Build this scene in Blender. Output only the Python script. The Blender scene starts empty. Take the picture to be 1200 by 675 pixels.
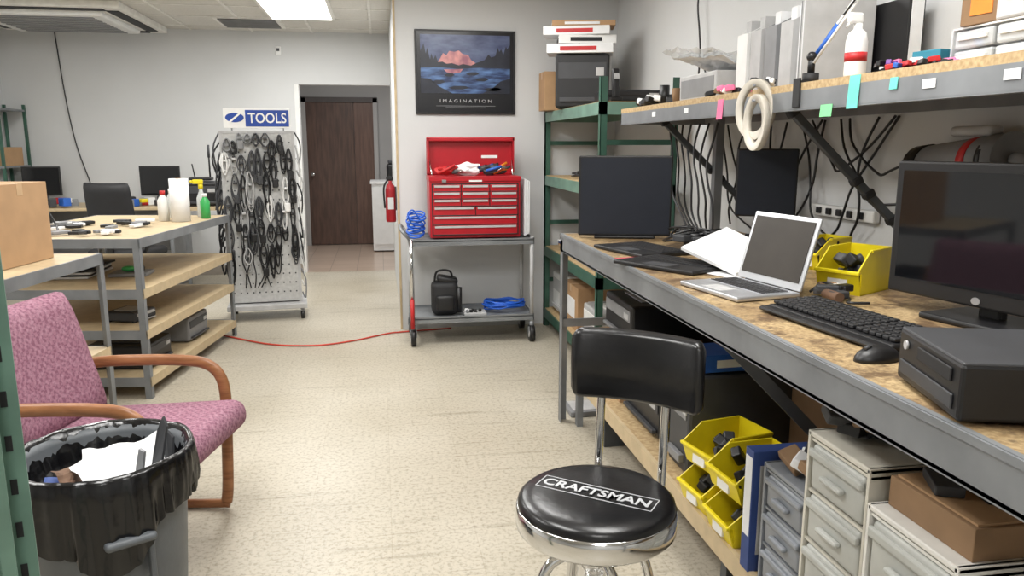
import bpy, bmesh, math, random
from mathutils import Vector, Matrix, noise
random.seed(7)
sc=bpy.context.scene
rad=math.radians
# ---------------------------------------------------------------- materials
def lin(c):
    c=c/255.0
    return c/12.92 if c<=0.04045 else ((c+0.055)/1.055)**2.4
def rgb(r,g,b): return (lin(r),lin(g),lin(b),1)
def mat(name,c,rough=.5,metal=0,var=.08,scale=12,bump=0,bscale=80,trans=0,emit=0,coat=0,alpha=1,c2=None,stretch=None,detail=4,ramp=(.35,.65),spec=None):
    m=bpy.data.materials.new(name); m.use_nodes=True
    nt=m.node_tree; n=nt.nodes; l=nt.links; p=n['Principled BSDF']
    p.inputs['Roughness'].default_value=rough; p.inputs['Metallic'].default_value=metal
    if coat: p.inputs['Coat Weight'].default_value=coat
    if trans: p.inputs['Transmission Weight'].default_value=trans
    if alpha<1: p.inputs['Alpha'].default_value=alpha
    if spec is not None: p.inputs['Specular IOR Level'].default_value=spec
    col=rgb(*c)
    tc=n.new('ShaderNodeTexCoord'); mp=n.new('ShaderNodeMapping'); l.new(tc.outputs['Object'],mp.inputs[0])
    if stretch: mp.inputs['Scale'].default_value=stretch
    nz=n.new('ShaderNodeTexNoise'); nz.inputs['Scale'].default_value=scale; nz.inputs['Detail'].default_value=detail
    l.new(mp.outputs[0],nz.inputs['Vector'])
    cr=n.new('ShaderNodeValToRGB'); l.new(nz.outputs[0],cr.inputs[0])
    cr.color_ramp.elements[0].position=ramp[0]; cr.color_ramp.elements[1].position=ramp[1]
    a=rgb(*c2) if c2 else tuple([x*(1-var) for x in col[:3]]+[1])
    b=col if c2 else tuple([min(1,x*(1+var)) for x in col[:3]]+[1])
    cr.color_ramp.elements[0].color=a; cr.color_ramp.elements[1].color=b
    l.new(cr.outputs[0],p.inputs['Base Color'])
    if bump:
        nb=n.new('ShaderNodeTexNoise'); nb.inputs['Scale'].default_value=bscale; nb.inputs['Detail'].default_value=3
        l.new(mp.outputs[0],nb.inputs['Vector'])
        bp=n.new('ShaderNodeBump'); bp.inputs['Strength'].default_value=bump; bp.inputs['Distance'].default_value=.01
        l.new(nb.outputs[0],bp.inputs['Height']); l.new(bp.outputs[0],p.inputs['Normal'])
    if emit:
        p.inputs['Emission Color'].default_value=(1,.98,.95,1); p.inputs['Emission Strength'].default_value=emit
    return m
WALL=mat('wall_paint',(206,207,207),.75,var=.02,scale=2,bump=.05)
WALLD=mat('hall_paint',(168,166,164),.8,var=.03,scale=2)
CEIL=mat('ceiling_tile',(208,205,198),.9,var=.05,scale=60)
GRID=mat('ceiling_grid_paint',(222,220,214),.6)
LIGHT=mat('light_diffuser',(255,255,250),.5,emit=5)
STEEL=mat('grey_steel',(132,135,138),.5,.4,var=.14,scale=6)
STEELD=mat('dark_steel',(84,87,90),.5,.5)
CHROME=mat('chrome',(215,215,215),.13,1,var=.02)
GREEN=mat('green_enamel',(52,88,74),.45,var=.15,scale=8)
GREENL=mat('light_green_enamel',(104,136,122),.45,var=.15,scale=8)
PBOARD=mat('particle_board',(194,170,130),.7,var=.12,scale=70,c2=(166,138,98),bump=.1)
BLACK=mat('black_plastic',(22,22,24),.42,var=.15)
BLACKM=mat('black_matte',(28,28,30),.65,var=.15)
SCREEN=mat('screen_glass',(14,15,18),.05,var=.05)
SCREENM=mat('screen_matte',(36,40,50),.5,var=.05,spec=.3)
DGREY=mat('dark_grey_plastic',(58,59,62),.5)
GREY=mat('grey_plastic',(128,129,131),.5)
LGREY=mat('light_grey_plastic',(178,178,178),.45)
WHITE=mat('white_plastic',(228,228,226),.4,var=.03)
PAPER=mat('paper',(228,229,230),.8,var=.03,scale=20)
CARD=mat('cardboard',(172,138,102),.85,var=.06,scale=10)
CARDD=mat('cardboard_dark',(132,104,76),.85,var=.08)
RED=mat('red_enamel',(172,24,36),.35,var=.06)
REDD=mat('red_plastic',(184,36,38),.5)
ALU=mat('aluminium',(196,198,202),.32,.75,var=.02)
KEY=mat('key_plastic',(36,36,38),.5)
YEL=mat('yellow_plastic',(226,206,26),.4,var=.06)
BLUE=mat('blue_plastic',(38,92,178),.5)
BLUEC=mat('blue_cable',(30,92,196),.5)
BLUED=mat('navy_card',(44,66,122),.6)
VINYL=mat('black_vinyl',(18,18,20),.28,var=.2,bump=.06,bscale=40)
BAG=mat('bin_liner',(12,12,14),.22,var=.2,bump=.45,bscale=14)
CANM=mat('trash_can_plastic',(88,92,96),.5,var=.08,bump=.05)
OAK=mat('oak_wood',(158,108,70),.4,c2=(128,82,50),scale=9,stretch=(1,1,8))
DOORW=mat('dark_door_wood',(92,68,56),.45,c2=(72,52,44),scale=5,stretch=(6,6,.7))
TANW=mat('tan_laminate',(190,170,136),.5,var=.08,scale=20)
PINKN=mat('pink_note',(238,120,160),.8); TEALN=mat('teal_note',(110,206,190),.8); GRNN=mat('green_note',(130,214,150),.8)
TAPE=mat('masking_tape',(200,194,182),.6); ORANGE=mat('orange_plastic',(226,130,40),.5)
REDC=mat('red_cord',(196,66,50),.5); GREENP=mat('green_liquid',(60,170,90),.3)
CYAN=mat('cyan_card',(50,130,150),.6); FROST=mat('frosted_drawer',(168,169,164),.35,var=.08,scale=14)
FROSTG=mat('grey_frosted_drawer',(130,134,140),.35,var=.08,scale=14)
CLEAR=mat('clear_plastic',(226,230,232),.15,alpha=.55)
PTAPE=mat('packing_tape',(186,156,120),.4)
PUR=mat('purple_cap',(110,60,140),.5)
BROWNP=mat('brown_paper',(104,78,60),.8)
def fabric():
    m=bpy.data.materials.new('mauve_weave'); m.use_nodes=True; nt=m.node_tree; n=nt.nodes; l=nt.links; p=n['Principled BSDF']
    p.inputs['Roughness'].default_value=.95; p.inputs['Specular IOR Level'].default_value=.15
    tc=n.new('ShaderNodeTexCoord'); v=n.new('ShaderNodeTexChecker'); v.inputs['Scale'].default_value=70; l.new(tc.outputs['Object'],v.inputs['Vector'])
    v.inputs['Color1'].default_value=rgb(150,108,124); v.inputs['Color2'].default_value=rgb(128,88,104)
    n2=n.new('ShaderNodeTexNoise'); n2.inputs['Scale'].default_value=90; l.new(tc.outputs['Object'],n2.inputs['Vector'])
    mx=n.new('ShaderNodeMix'); mx.data_type='RGBA'; mx.inputs[7].default_value=rgb(166,128,142)
    cr=n.new('ShaderNodeValToRGB'); cr.color_ramp.elements[0].position=.45; cr.color_ramp.elements[1].position=.7; l.new(n2.outputs[0],cr.inputs[0]); l.new(cr.outputs[0],mx.inputs[0])
    l.new(v.outputs['Color'],mx.inputs[6]); l.new(mx.outputs[2],p.inputs['Base Color'])
    bp=n.new('ShaderNodeBump'); bp.inputs['Strength'].default_value=.25; bp.inputs['Distance'].default_value=.003
    l.new(n2.outputs[0],bp.inputs['Height']); l.new(bp.outputs[0],p.inputs['Normal'])
    return m
FAB=fabric()
def floormat():
    m=bpy.data.materials.new('speckled_vinyl_tile'); m.use_nodes=True; nt=m.node_tree; n=nt.nodes; l=nt.links; p=n['Principled BSDF']
    p.inputs['Roughness'].default_value=.36; p.inputs['Specular IOR Level'].default_value=.38
    tc=n.new('ShaderNodeTexCoord')
    n1=n.new('ShaderNodeTexNoise'); n1.inputs['Scale'].default_value=60; n1.inputs['Detail'].default_value=6; n1.inputs['Roughness'].default_value=.7; l.new(tc.outputs['Object'],n1.inputs['Vector'])
    r1=n.new('ShaderNodeValToRGB'); e=r1.color_ramp.elements; e[0].position=.34; e[0].color=rgb(152,144,128); e[1].position=.52; e[1].color=rgb(190,183,168)
    l.new(n1.outputs[0],r1.inputs[0])
    n2=n.new('ShaderNodeTexNoise'); n2.inputs['Scale'].default_value=1.1; n2.inputs['Detail'].default_value=5; l.new(tc.outputs['Object'],n2.inputs['Vector'])
    r2=n.new('ShaderNodeValToRGB'); e=r2.color_ramp.elements; e[0].position=.3; e[0].color=(.85,.83,.79,1); e[1].position=.65; e[1].color=(1,1,1,1)
    l.new(n2.outputs[0],r2.inputs[0])
    mx=n.new('ShaderNodeMix'); mx.data_type='RGBA'; mx.blend_type='MULTIPLY'; mx.inputs[0].default_value=1
    l.new(r1.outputs[0],mx.inputs[6]); l.new(r2.outputs[0],mx.inputs[7])
    br=n.new('ShaderNodeTexBrick'); br.offset=0; br.inputs['Scale'].default_value=1; br.inputs['Brick Width'].default_value=.305; br.inputs['Row Height'].default_value=.305
    br.inputs['Mortar Size'].default_value=.0012; br.inputs['Color1'].default_value=(1,1,1,1); br.inputs['Color2'].default_value=(.965,.965,.96,1); br.inputs['Mortar'].default_value=(.84,.82,.79,1)
    l.new(tc.outputs['Object'],br.inputs['Vector'])
    m2=n.new('ShaderNodeMix'); m2.data_type='RGBA'; m2.blend_type='MULTIPLY'; m2.inputs[0].default_value=1
    l.new(mx.outputs[2],m2.inputs[6]); l.new(br.outputs[0],m2.inputs[7])
    last=m2.outputs[2]
    for rot,scx,sc2,lo,hi in ((.9,14,1.6,.60,.74),(-.5,40,1.1,.66,.72),(1.3,30,.9,.67,.72)):
        mp=n.new('ShaderNodeMapping'); mp.inputs['Rotation'].default_value=(0,0,rot); mp.inputs['Scale'].default_value=(1.2,scx,1); l.new(tc.outputs['Object'],mp.inputs[0])
        n3=n.new('ShaderNodeTexNoise'); n3.inputs['Scale'].default_value=sc2; n3.inputs['Detail'].default_value=3; l.new(mp.outputs[0],n3.inputs['Vector'])
        r3=n.new('ShaderNodeValToRGB'); e=r3.color_ramp.elements; e[0].position=lo; e[0].color=(1,1,1,1); e[1].position=hi; e[1].color=(.66,.64,.60,1)
        l.new(n3.outputs[0],r3.inputs[0])
        m3=n.new('ShaderNodeMix'); m3.data_type='RGBA'; m3.blend_type='MULTIPLY'; m3.inputs[0].default_value=.7
        l.new(last,m3.inputs[6]); l.new(r3.outputs[0],m3.inputs[7]); last=m3.outputs[2]
    l.new(last,p.inputs['Base Color'])
    return m
FLOOR=floormat()
def brownfloor():
    m=bpy.data.materials.new('brown_tile'); m.use_nodes=True; nt=m.node_tree; n=nt.nodes; l=nt.links; p=n['Principled BSDF']; p.inputs['Roughness'].default_value=.3
    tc=n.new('ShaderNodeTexCoord'); br=n.new('ShaderNodeTexBrick'); br.offset=0; br.inputs['Scale'].default_value=1; br.inputs['Brick Width'].default_value=.3; br.inputs['Row Height'].default_value=.3; br.inputs['Mortar Size'].default_value=.004
    br.inputs['Color1'].default_value=rgb(184,164,148); br.inputs['Color2'].default_value=rgb(172,152,136); br.inputs['Mortar'].default_value=rgb(136,120,108)
    l.new(tc.outputs['Object'],br.inputs['Vector']); l.new(br.outputs[0],p.inputs['Base Color']); return m
BTILE=brownfloor()
def benchtop():
    m=bpy.data.materials.new('worn_bench_top'); m.use_nodes=True; nt=m.node_tree; n=nt.nodes; l=nt.links; p=n['Principled BSDF']; p.inputs['Roughness'].default_value=.5
    tc=n.new('ShaderNodeTexCoord')
    n1=n.new('ShaderNodeTexNoise'); n1.inputs['Scale'].default_value=110; n1.inputs['Detail'].default_value=4; l.new(tc.outputs['Object'],n1.inputs['Vector'])
    r1=n.new('ShaderNodeValToRGB'); e=r1.color_ramp.elements; e[0].position=.35; e[0].color=rgb(144,120,84); e[1].position=.62; e[1].color=rgb(188,164,124); l.new(n1.outputs[0],r1.inputs[0])
    last=r1.outputs[0]
    for s,lo,hi,c,f_ in ((2.2,.42,.66,(120,92,60),.75),(9,.50,.60,(78,56,38),.8),(28,.56,.66,(64,48,34),.7)):
        n2=n.new('ShaderNodeTexNoise'); n2.inputs['Scale'].default_value=s; n2.inputs['Detail'].default_value=10; n2.inputs['Roughness'].default_value=.7; l.new(tc.outputs['Object'],n2.inputs['Vector'])
        r2=n.new('ShaderNodeValToRGB'); e=r2.color_ramp.elements; e[0].position=lo; e[0].color=(0,0,0,1); e[1].position=hi; e[1].color=(f_,f_,f_,1); l.new(n2.outputs[0],r2.inputs[0])
        mx=n.new('ShaderNodeMix'); mx.data_type='RGBA'; mx.inputs[7].default_value=rgb(*c)
        l.new(r2.outputs[0],mx.inputs[0]); l.new(last,mx.inputs[6]); last=mx.outputs[2]
    l.new(last,p.inputs['Base Color']); return m
BENCH=benchtop()
# ---------------------------------------------------------------- builder
class B:
    def __init__(s,name,loc=(0,0,0),rz=0):
        s.name=name; s.loc=loc; s.rz=rz; s.bm=bmesh.new(); s.mats=[]
    def mi(s,m):
        if m not in s.mats: s.mats.append(m)
        return s.mats.index(m)
    def add(s,t,m,smooth=False,M=None):
        if M is not None: bmesh.ops.transform(t,matrix=M,verts=t.verts)
        i=s.mi(m)
        for f in t.faces: f.material_index=i; f.smooth=smooth
        me=bpy.data.meshes.new('t'); t.to_mesh(me); t.free(); s.bm.from_mesh(me); bpy.data.meshes.remove(me)
    def box(s,c,d,m,r=0,rot=(0,0,0),seg=2,smooth=None):
        t=bmesh.new(); bmesh.ops.create_cube(t,size=1,matrix=Matrix.Diagonal((d[0],d[1],d[2],1)))
        if r: bmesh.ops.bevel(t,geom=t.edges[:],offset=min(r,min(d)*.49),segments=seg,affect='EDGES',profile=.5)
        M=Matrix.Translation(c)@(Matrix.Rotation(rot[2],4,'Z')@Matrix.Rotation(rot[1],4,'Y')@Matrix.Rotation(rot[0],4,'X'))
        s.add(t,m,(r>.008 and seg>2) if smooth is None else smooth,M)
    def b2(s,x0,x1,y0,y1,z0,z1,m,r=0): s.box(((x0+x1)/2,(y0+y1)/2,(z0+z1)/2),(abs(x1-x0),abs(y1-y0),abs(z1-z0)),m,r)
    def cyl(s,p1,p2,r,m,r2=None,seg=20):
        p1=Vector(p1);p2=Vector(p2); d=p2-p1; t=bmesh.new()
        bmesh.ops.create_cone(t,cap_ends=True,segments=seg,radius1=r,radius2=r if r2 is None else r2,depth=d.length)
        q=Vector((0,0,1)).rotation_difference(d).to_matrix().to_4x4()
        M=Matrix.Translation((p1+p2)/2)@q
        i=s.mi(m); bmesh.ops.transform(t,matrix=M,verts=t.verts)
        for f in t.faces: f.material_index=i; f.smooth=len(f.verts)==4
        me=bpy.data.meshes.new('t'); t.to_mesh(me); t.free(); s.bm.from_mesh(me); bpy.data.meshes.remove(me)
    def sph(s,c,r,m,sc=(1,1,1),rough=0,sub=3,rot=0):
        t=bmesh.new(); bmesh.ops.create_icosphere(t,subdivisions=sub,radius=r)
        if rough:
            o=Vector(c)*7
            for v in t.verts: v.co*=1+rough*noise.noise(v.co/r*1.7+o)
        s.add(t,m,rough<.25,Matrix.Translation(c)@Matrix.Rotation(rot,4,'Z')@Matrix.Diagonal((*sc,1)))
    def tube(s,pts,r,m,seg=8,sm=6,closed=False,rz=None):
        P=[Vector(p) for p in pts]
        if sm and len(P)>2:
            Q=[];n=len(P)
            rng=range(n if closed else n-1)
            for i in rng:
                if closed: a,b,c,d=P[i-1],P[i],P[(i+1)%n],P[(i+2)%n]
                else: a=P[max(i-1,0)];b=P[i];c=P[i+1];d=P[min(i+2,n-1)]
                for k in range(sm):
                    t=k/sm; Q.append(.5*((2*b)+(c-a)*t+(2*a-5*b+4*c-d)*t*t+(3*b-a-3*c+d)*t**3))
            if not closed: Q.append(P[-1])
            P=Q
        n=len(P); t=bmesh.new(); rings=[]; up=None
        for i in range(n):
            if closed: tan=(P[(i+1)%n]-P[i-1])
            else: tan=P[min(i+1,n-1)]-P[max(i-1,0)]
            if tan.length<1e-9: tan=Vector((0,0,1))
            tan.normalize()
            if up is None:
                up=Vector((0,0,1)) if abs(tan.z)<.9 else Vector((1,0,0))
            up=(up-tan*up.dot(tan))
            if up.length<1e-6: up=tan.orthogonal()
            up.normalize(); sd=tan.cross(up)
            ra=r; rb=r if rz is None else rz
            rings.append([t.verts.new(P[i]+sd*math.cos(2*math.pi*k/seg)*ra+up*math.sin(2*math.pi*k/seg)*rb) for k in range(seg)])
        for i in range(n if closed else n-1):
            A=rings[i];C=rings[(i+1)%n]
            for k in range(seg): t.faces.new((A[k],A[(k+1)%seg],C[(k+1)%seg],C[k]))
        if not closed:
            t.faces.new(rings[0][::-1]); t.faces.new(rings[-1])
        s.add(t,m,True)
    def lathe(s,prof,c,m,seg=32,fn=None,smooth=True,sc=(1,1)):
        t=bmesh.new(); R=[]
        for j,(r,z) in enumerate(prof):
            ring=[]
            for k in range(seg):
                a=2*math.pi*k/seg; rr,zz=(r,z) if fn is None else fn(j,a,r,z)
                ring.append(t.verts.new((c[0]+rr*math.cos(a)*sc[0],c[1]+rr*math.sin(a)*sc[1],c[2]+zz)))
            R.append(ring)
        for j in range(len(R)-1):
            for k in range(seg): t.faces.new((R[j][k],R[j][(k+1)%seg],R[j+1][(k+1)%seg],R[j+1][k]))
        if prof[0][0]>1e-4 and fn is None: t.faces.new(R[0][::-1])
        if prof[-1][0]>1e-4: t.faces.new(R[-1])
        bmesh.ops.remove_doubles(t,verts=t.verts,dist=1e-5); bmesh.ops.recalc_face_normals(t,faces=t.faces)
        s.add(t,m,smooth)
    def prism(s,pts,ext,m):
        t=bmesh.new(); e=Vector(ext); a=[t.verts.new(p) for p in pts]; b=[t.verts.new(Vector(p)+e) for p in pts]; n=len(a)
        t.faces.new(a[::-1]); t.faces.new(b)
        for i in range(n): t.faces.new((a[i],a[(i+1)%n],b[(i+1)%n],b[i]))
        bmesh.ops.recalc_face_normals(t,faces=t.faces); s.add(t,m)
    def sheet(s,pts,m,th=.0015):
        a,b,c=[Vector(p) for p in pts[:3]]; nn=(b-a).cross(c-a).normalized(); s.prism(pts,nn*th,m)
    def text(s,txt,size,M,m,ext=.002,sx=1,bold=0):
        c=bpy.data.curves.new('txt','FONT'); c.body=txt; c.size=size; c.align_x='CENTER'; c.align_y='CENTER'; c.extrude=ext; c.offset=bold; c.resolution_u=3
        o=bpy.data.objects.new('txt',c); sc.collection.objects.link(o); bpy.context.view_layer.update()
        me=bpy.data.meshes.new_from_object(o.evaluated_get(bpy.context.evaluated_depsgraph_get()))
        t=bmesh.new(); t.from_mesh(me); s.add(t,m,False,M@Matrix.Diagonal((sx,1,1,1)))
        bpy.data.objects.remove(o); bpy.data.curves.remove(c); bpy.data.meshes.remove(me)
    def done(s):
        me=bpy.data.meshes.new(s.name); s.bm.to_mesh(me); s.bm.free()
        for m in s.mats: me.materials.append(m)
        o=bpy.data.objects.new(s.name,me); sc.collection.objects.link(o); o.location=s.loc; o.rotation_euler=(0,0,s.rz); return o
def slab(name,x0,x1,y0,y1,z0,z1,m):
    b=B(name); b.b2(x0,x1,y0,y1,z0,z1,m); return b.done()
RX=Matrix.Rotation(rad(90),4,'X')
U=random.uniform
# ---------------------------------------------------------------- room
XL,XR,YB,YF,ZC=-3.75,1.80,-2.2,8.75,2.58
PW=5.85; DX=-.87
slab('floor',XL-.1,XR+.1,YB-.1,YF,-.1,0,FLOOR)
slab('floor_hall',-1.6,1.5,YF,11.2,-.1,0,BTILE)
slab('wall_right',XR,XR+.1,YB,PW+.1,0,ZC,WALL)
slab('wall_left',XL-.1,XL,YB,YF+.1,0,ZC,WALL)
slab('wall_rear',XL,XR,YB-.1,YB,0,ZC,WALL)
b=B('wall_front'); b.b2(XL,DX,YF,YF+.12,0,ZC,WALL); b.b2(DX,.13,YF,YF+.12,2.04,ZC,WALL); b.done()
b=B('wall_partition'); b.b2(.13,XR,PW,PW+.1,0,ZC,WALL); b.b2(.13,.23,PW+.1,YF+.12,0,ZC,WALL); b.done()
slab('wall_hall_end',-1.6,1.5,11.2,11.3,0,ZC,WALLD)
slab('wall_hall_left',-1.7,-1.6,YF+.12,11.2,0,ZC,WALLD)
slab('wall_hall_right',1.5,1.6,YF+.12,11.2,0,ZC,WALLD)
slab('ceiling',XL-.1,XR+.1,YB-.1,11.3,ZC,ZC+.1,CEIL)
b=B('trim_1')
for i in range(10):
    x=-3.72+.61*i
    if x<XR: b.b2(x-.012,x+.012,YB,PW if x>.13 else YF,ZC-.008,ZC,GRID)
for j in range(18):
    y=YB+.61*j+.29
    b.b2(XL,XR if y<PW else .13,y-.012,y+.012,ZC-.007,ZC,GRID)
b.done()
b=B('baseboard_front'); b.b2(XL,DX,YF-.012,YF,0,.1,mat('vinyl_base',(150,142,132),.6)); b.done()
b=B('trim_2'); b.b2(DX-.015,DX+.03,YF-.006,YF+.13,0,2.04,WHITE); b.b2(.118,.134,PW-.006,PW+.03,0,ZC,TANW); b.done()
b=B('door_1'); b.b2(-.99,-.35,11.14,11.19,0.01,1.98,DOORW); b.b2(-.345,-.08,11.14,11.185,0.01,1.98,mat('door_leaf',(106,80,68),.5,c2=(88,64,54),stretch=(6,6,.7),scale=5))
b.b2(-1.06,-.99,11.12,11.195,0,2.04,WALLD); b.b2(-1.06,-.02,11.12,11.195,1.98,2.05,mat('door_head',(78,72,70),.6)); b.b2(-.08,-.02,11.12,11.195,0,2.04,WALLD)
b.cyl((-.92,11.14,1.0),(-.92,11.08,1.0),.012,CHROME); b.sph((-.92,11.07,1.0),.03,CHROME); b.done()
b=B('hall_counter'); b.b2(-.12,.7,10.3,10.9,.02,.9,WHITE); b.b2(-.14,.72,10.28,10.92,.9,.93,WHITE); b.b2(-.10,.3,10.285,10.305,.1,.85,WHITE); b.done()
b=B('countertop_printer',(.28,10.6,.931)); b.box((0,0,.11),(.4,.35,.22),BLACK,.03); b.box((0,-.02,.25),(.36,.28,.05),DGREY,.015); b.done()
# lights
KL=.63
def fixture(x,y,e=1):
    b=B('ceiling_light_panel',(x,y,ZC)); b.box((0,0,-.010),(.60,1.21,.018),GRID); b.box((0,0,-.014),(.54,1.15,.016),LIGHT); b.done()
    l=bpy.data.lights.new('ceiling_light','AREA'); l.shape='RECTANGLE'; l.size=.54; l.size_y=1.15; l.energy=e*KL; l.color=(1,.995,.975)
    o=bpy.data.objects.new('ceiling_light',l); sc.collection.objects.link(o); o.location=(x,y,ZC-.03)
for x,y,e in [(-.68,7.2,56),(-.68,4.3,50),(.55,4.3,30),(-.68,1.6,50),(.75,1.6,44),(-2.5,6.0,58),(-2.5,2.6,45),(0,-1,46)]: fixture(x,y,e)
l=bpy.data.lights.new('hall_light','AREA'); l.size=.5; l.energy=26; o=bpy.data.objects.new('hall_light',l); sc.collection.objects.link(o); o.location=(-.1,9.6,ZC-.03)
w=bpy.data.worlds.new('World'); sc.world=w; w.use_nodes=True; w.node_tree.nodes['Background'].inputs[0].default_value=(.8,.85,.9,1); w.node_tree.nodes['Background'].inputs[1].default_value=.3
b=B('ceiling_vent',(-1.2,8.1,ZC)); b.box((0,0,-.01),(.6,.6,.02),GRID)
for i in range(9): b.box((0,-.24+.06*i,-.024),(.52,.03,.006),GREY,rot=(.5,0,0))
b.done()
b=B('air_conditioner_cassette',(-2.85,7.9,ZC))
b.box((0,0,-.03),(1.5,1.5,.06),GRID,.01); b.box((0,0,-.075),(1.1,1.1,.05),WHITE,.02)
for sx,sy,dx,dy in [(0,-.65,1.2,.1),(0,.65,1.2,.1),(-.65,0,.1,1.2),(.65,0,.1,1.2)]: b.box((sx,sy,-.062),(dx,dy,.01),BLACKM)
for i in range(10): b.box((0,-.45+.1*i,-.103),(.9,.05,.006),GREY)
b.done()
b=B('hanging_wire'); b.tube([(-3.2,YF-.01,2.55),(-3.16,YF-.01,1.9),(-3.1,YF-.01,1.4),(-3.0,YF-.01,1.0),(-2.97,YF-.015,.8)],.006,BLACK); b.done()
b=B('thermostat',(-.99,YF,2.38)); b.box((-.04,-.012,0),(.06,.022,.09),WHITE,.008); b.box((-.04,-.025,.01),(.03,.004,.03),DGREY,.001); b.done()
# ---------------------------------------------------------------- right workbench
BY0,BY1,BX0,BX1,BZ=.35,3.70,.87,1.78,.97
b=B('workbench')
b.b2(BX0+.012,BX1,BY0,BY1,BZ-.02,BZ,BENCH)
for y0,y1 in [(BY0,BY1)]:
    b.b2(BX0,BX0+.012,y0,y1,BZ-.085,BZ+.001,STEEL); b.b2(BX0,BX0+.03,y0,y1,BZ-.088,BZ-.078,STEEL); b.b2(BX0-.004,BX0+.012,y0,y1,BZ-.015,BZ-.001,STEEL)
b.b2(BX1-.02,BX1,BY0,BY1,BZ-.085,BZ-.02,STEEL); b.b2(BX0,BX1,BY1-.012,BY1,BZ-.085,BZ,STEEL)
for y in (BY0,BY1-.05):
    for x in (BX0,BX1-.04):
        b.b2(x,x+.04,y+.046,y+.05,0,BZ-.03,STEEL); b.b2(x,x+.004,y,y+.05,0,BZ-.03,STEEL)
    b.b2(BX0+.01,BX1-.01,y+.02,y+.03,.5,.54,STEEL)
LZ=.28
b.b2(.95,1.76,BY0,BY1-.1,LZ-.02,LZ,PBOARD); b.b2(.935,.95,BY0,BY1-.1,LZ-.06,LZ+.002,TANW)
b.b2(.94,.97,BY1-.12,BY1-.08,0,LZ-.02,STEEL)
for y in (.6,2.0,3.3): b.b2(1.0,1.7,y,y+.04,0,LZ-.02,STEELD)
p1=Vector((.9,1.91,.89));p2=Vector((1.5,1.91,.29)); d=(p2-p1)
b.box((p1+p2)/2,(d.length,.005,.035),STEEL,rot=(0,math.atan2(-d.z,d.x),0)); b.box((p1+p2)/2+Vector((0,.012,.0)),(d.length,.025,.005),STEEL,rot=(0,math.atan2(-d.z,d.x),0))
b.done()
SX0,SX1,SY0,SY1,SZ=1.30,1.79,.5,4.12,1.59
b=B('overhead_shelf')
b.b2(SX0+.005,SX1,SY0,SY1,SZ-.02,SZ,PBOARD); b.b2(SX0,SX0+.006,SY0,SY1,SZ-.08,SZ-.022,STEEL); b.b2(SX0,SX0+.03,SY0,SY1,SZ-.083,SZ-.077,STEEL)
b.b2(SX0,SX0+.006,SY0,SY1,SZ-.022,SZ+.001,PBOARD)
b.b2(SX0,SX1,SY1-.006,SY1,SZ-.08,SZ-.018,STEEL)
b.b2(SX1-.01,SX1,SY0,SY1,SZ-.08,SZ-.018,STEEL)
for y in (1.0,3.55):
    b.b2(1.60,1.64,y,y+.04,BZ,SZ-.02,STEEL)
for y in (1.1,2.42,3.6):
    p1=Vector((SX0+.03,y,SZ-.06));p2=Vector((SX1-.01,y,1.12)); d=p2-p1
    b.box((p1+p2)/2,(d.length,.025,.028),STEELD,.004,rot=(0,math.atan2(-d.z,d.x),0))
    for i in range(9):
        q=p1+d*(i+.5)/9
        if i in (0,5,6,8): b.box(q,(.03,.035,.04),BLACKM,.008,rot=(0,math.atan2(-d.z,d.x)+.3,0))
b.done()
# ---------------------------------------------------------------- green shelving
b=B('green_shelving_unit')
GX0,GX1,GY0,GY1=1.235,1.70,4.3,5.82
for x in (GX0,GX1-.04):
    for y in (GY0,GY1-.04):
        b.b2(x,x+.04,y,y+.004 if y==GY0 else y+.04,0,1.78,GREEN); b.b2(x if x==GX0 else x+.036,x+.004 if x==GX0 else x+.04,y,y+.04,0,1.78,GREEN)
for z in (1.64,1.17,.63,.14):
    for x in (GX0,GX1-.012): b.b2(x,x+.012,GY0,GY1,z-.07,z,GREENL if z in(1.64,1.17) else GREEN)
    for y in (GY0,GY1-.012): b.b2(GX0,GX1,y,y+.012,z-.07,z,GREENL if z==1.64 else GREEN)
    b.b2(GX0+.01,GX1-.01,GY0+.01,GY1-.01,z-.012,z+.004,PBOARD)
for y in (GY0,GY1-.02):
    for z in (.35,.8,1.4): b.b2(GX0,GX1,y+.004,y+.014,z,z+.03,GREEN)
b.done()
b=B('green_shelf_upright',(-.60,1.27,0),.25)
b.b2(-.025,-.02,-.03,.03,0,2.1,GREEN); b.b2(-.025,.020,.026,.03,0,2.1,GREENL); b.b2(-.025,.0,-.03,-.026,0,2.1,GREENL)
b.b2(-.06,-.02,-.02,.02,0,.03,GREEN)
for i in range(26): b.box((.0,.0253,.1+.075*i),(.010,.002,.026),BLACKM)
b.done()
b=B('plastic_wrap',(-.60,1.23,0)); b.sph((-.01,0,.83),.022,CLEAR,(1,.8,2.2),.5); b.done() if False else b.bm.free()
# ---------------------------------------------------------------- left shelving tables
def table(name,loc,rz,W,L,levels,H=.9,top=TANW):
    b=B(name,loc,rz)
    for z in levels+[H]:
        b.b2(-W+.01,-.01,.01,L-.01,z-.02,z,top)
        for x in (-W,-.012): b.b2(x,x+.012,0,L,z-.05,z+.0015,STEEL if z==H else top)
        for y in (0,L-.012): b.b2(-W,0,y,y+.012,z-.05,z+.0015,STEEL)
    for x,xx in ((-.004,-.035),(-W+.004,-W+.035)):
        for y,yy in ((.0,.035),(L,L-.035)):
            b.b2(x-.002,x+.003,min(y,yy),max(y,yy),0,H,STEEL); b.b2(min(x,xx),max(x,xx),y-.003,y+.003,0,H,STEEL)
    return b.done()
RT=rad(-8)
table('island_table',(-1.30,4.40,0),RT,.95,1.47,[.12,.39,.62])
table('island_table',(-1.42,3.0,0),RT,.95,.86,[.12,.45])
def isl(x,y,z=.9):
    c,s=math.cos(RT),math.sin(RT); return (-1.30+x*c-y*s,4.40+x*s+y*c,z+.002)
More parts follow.
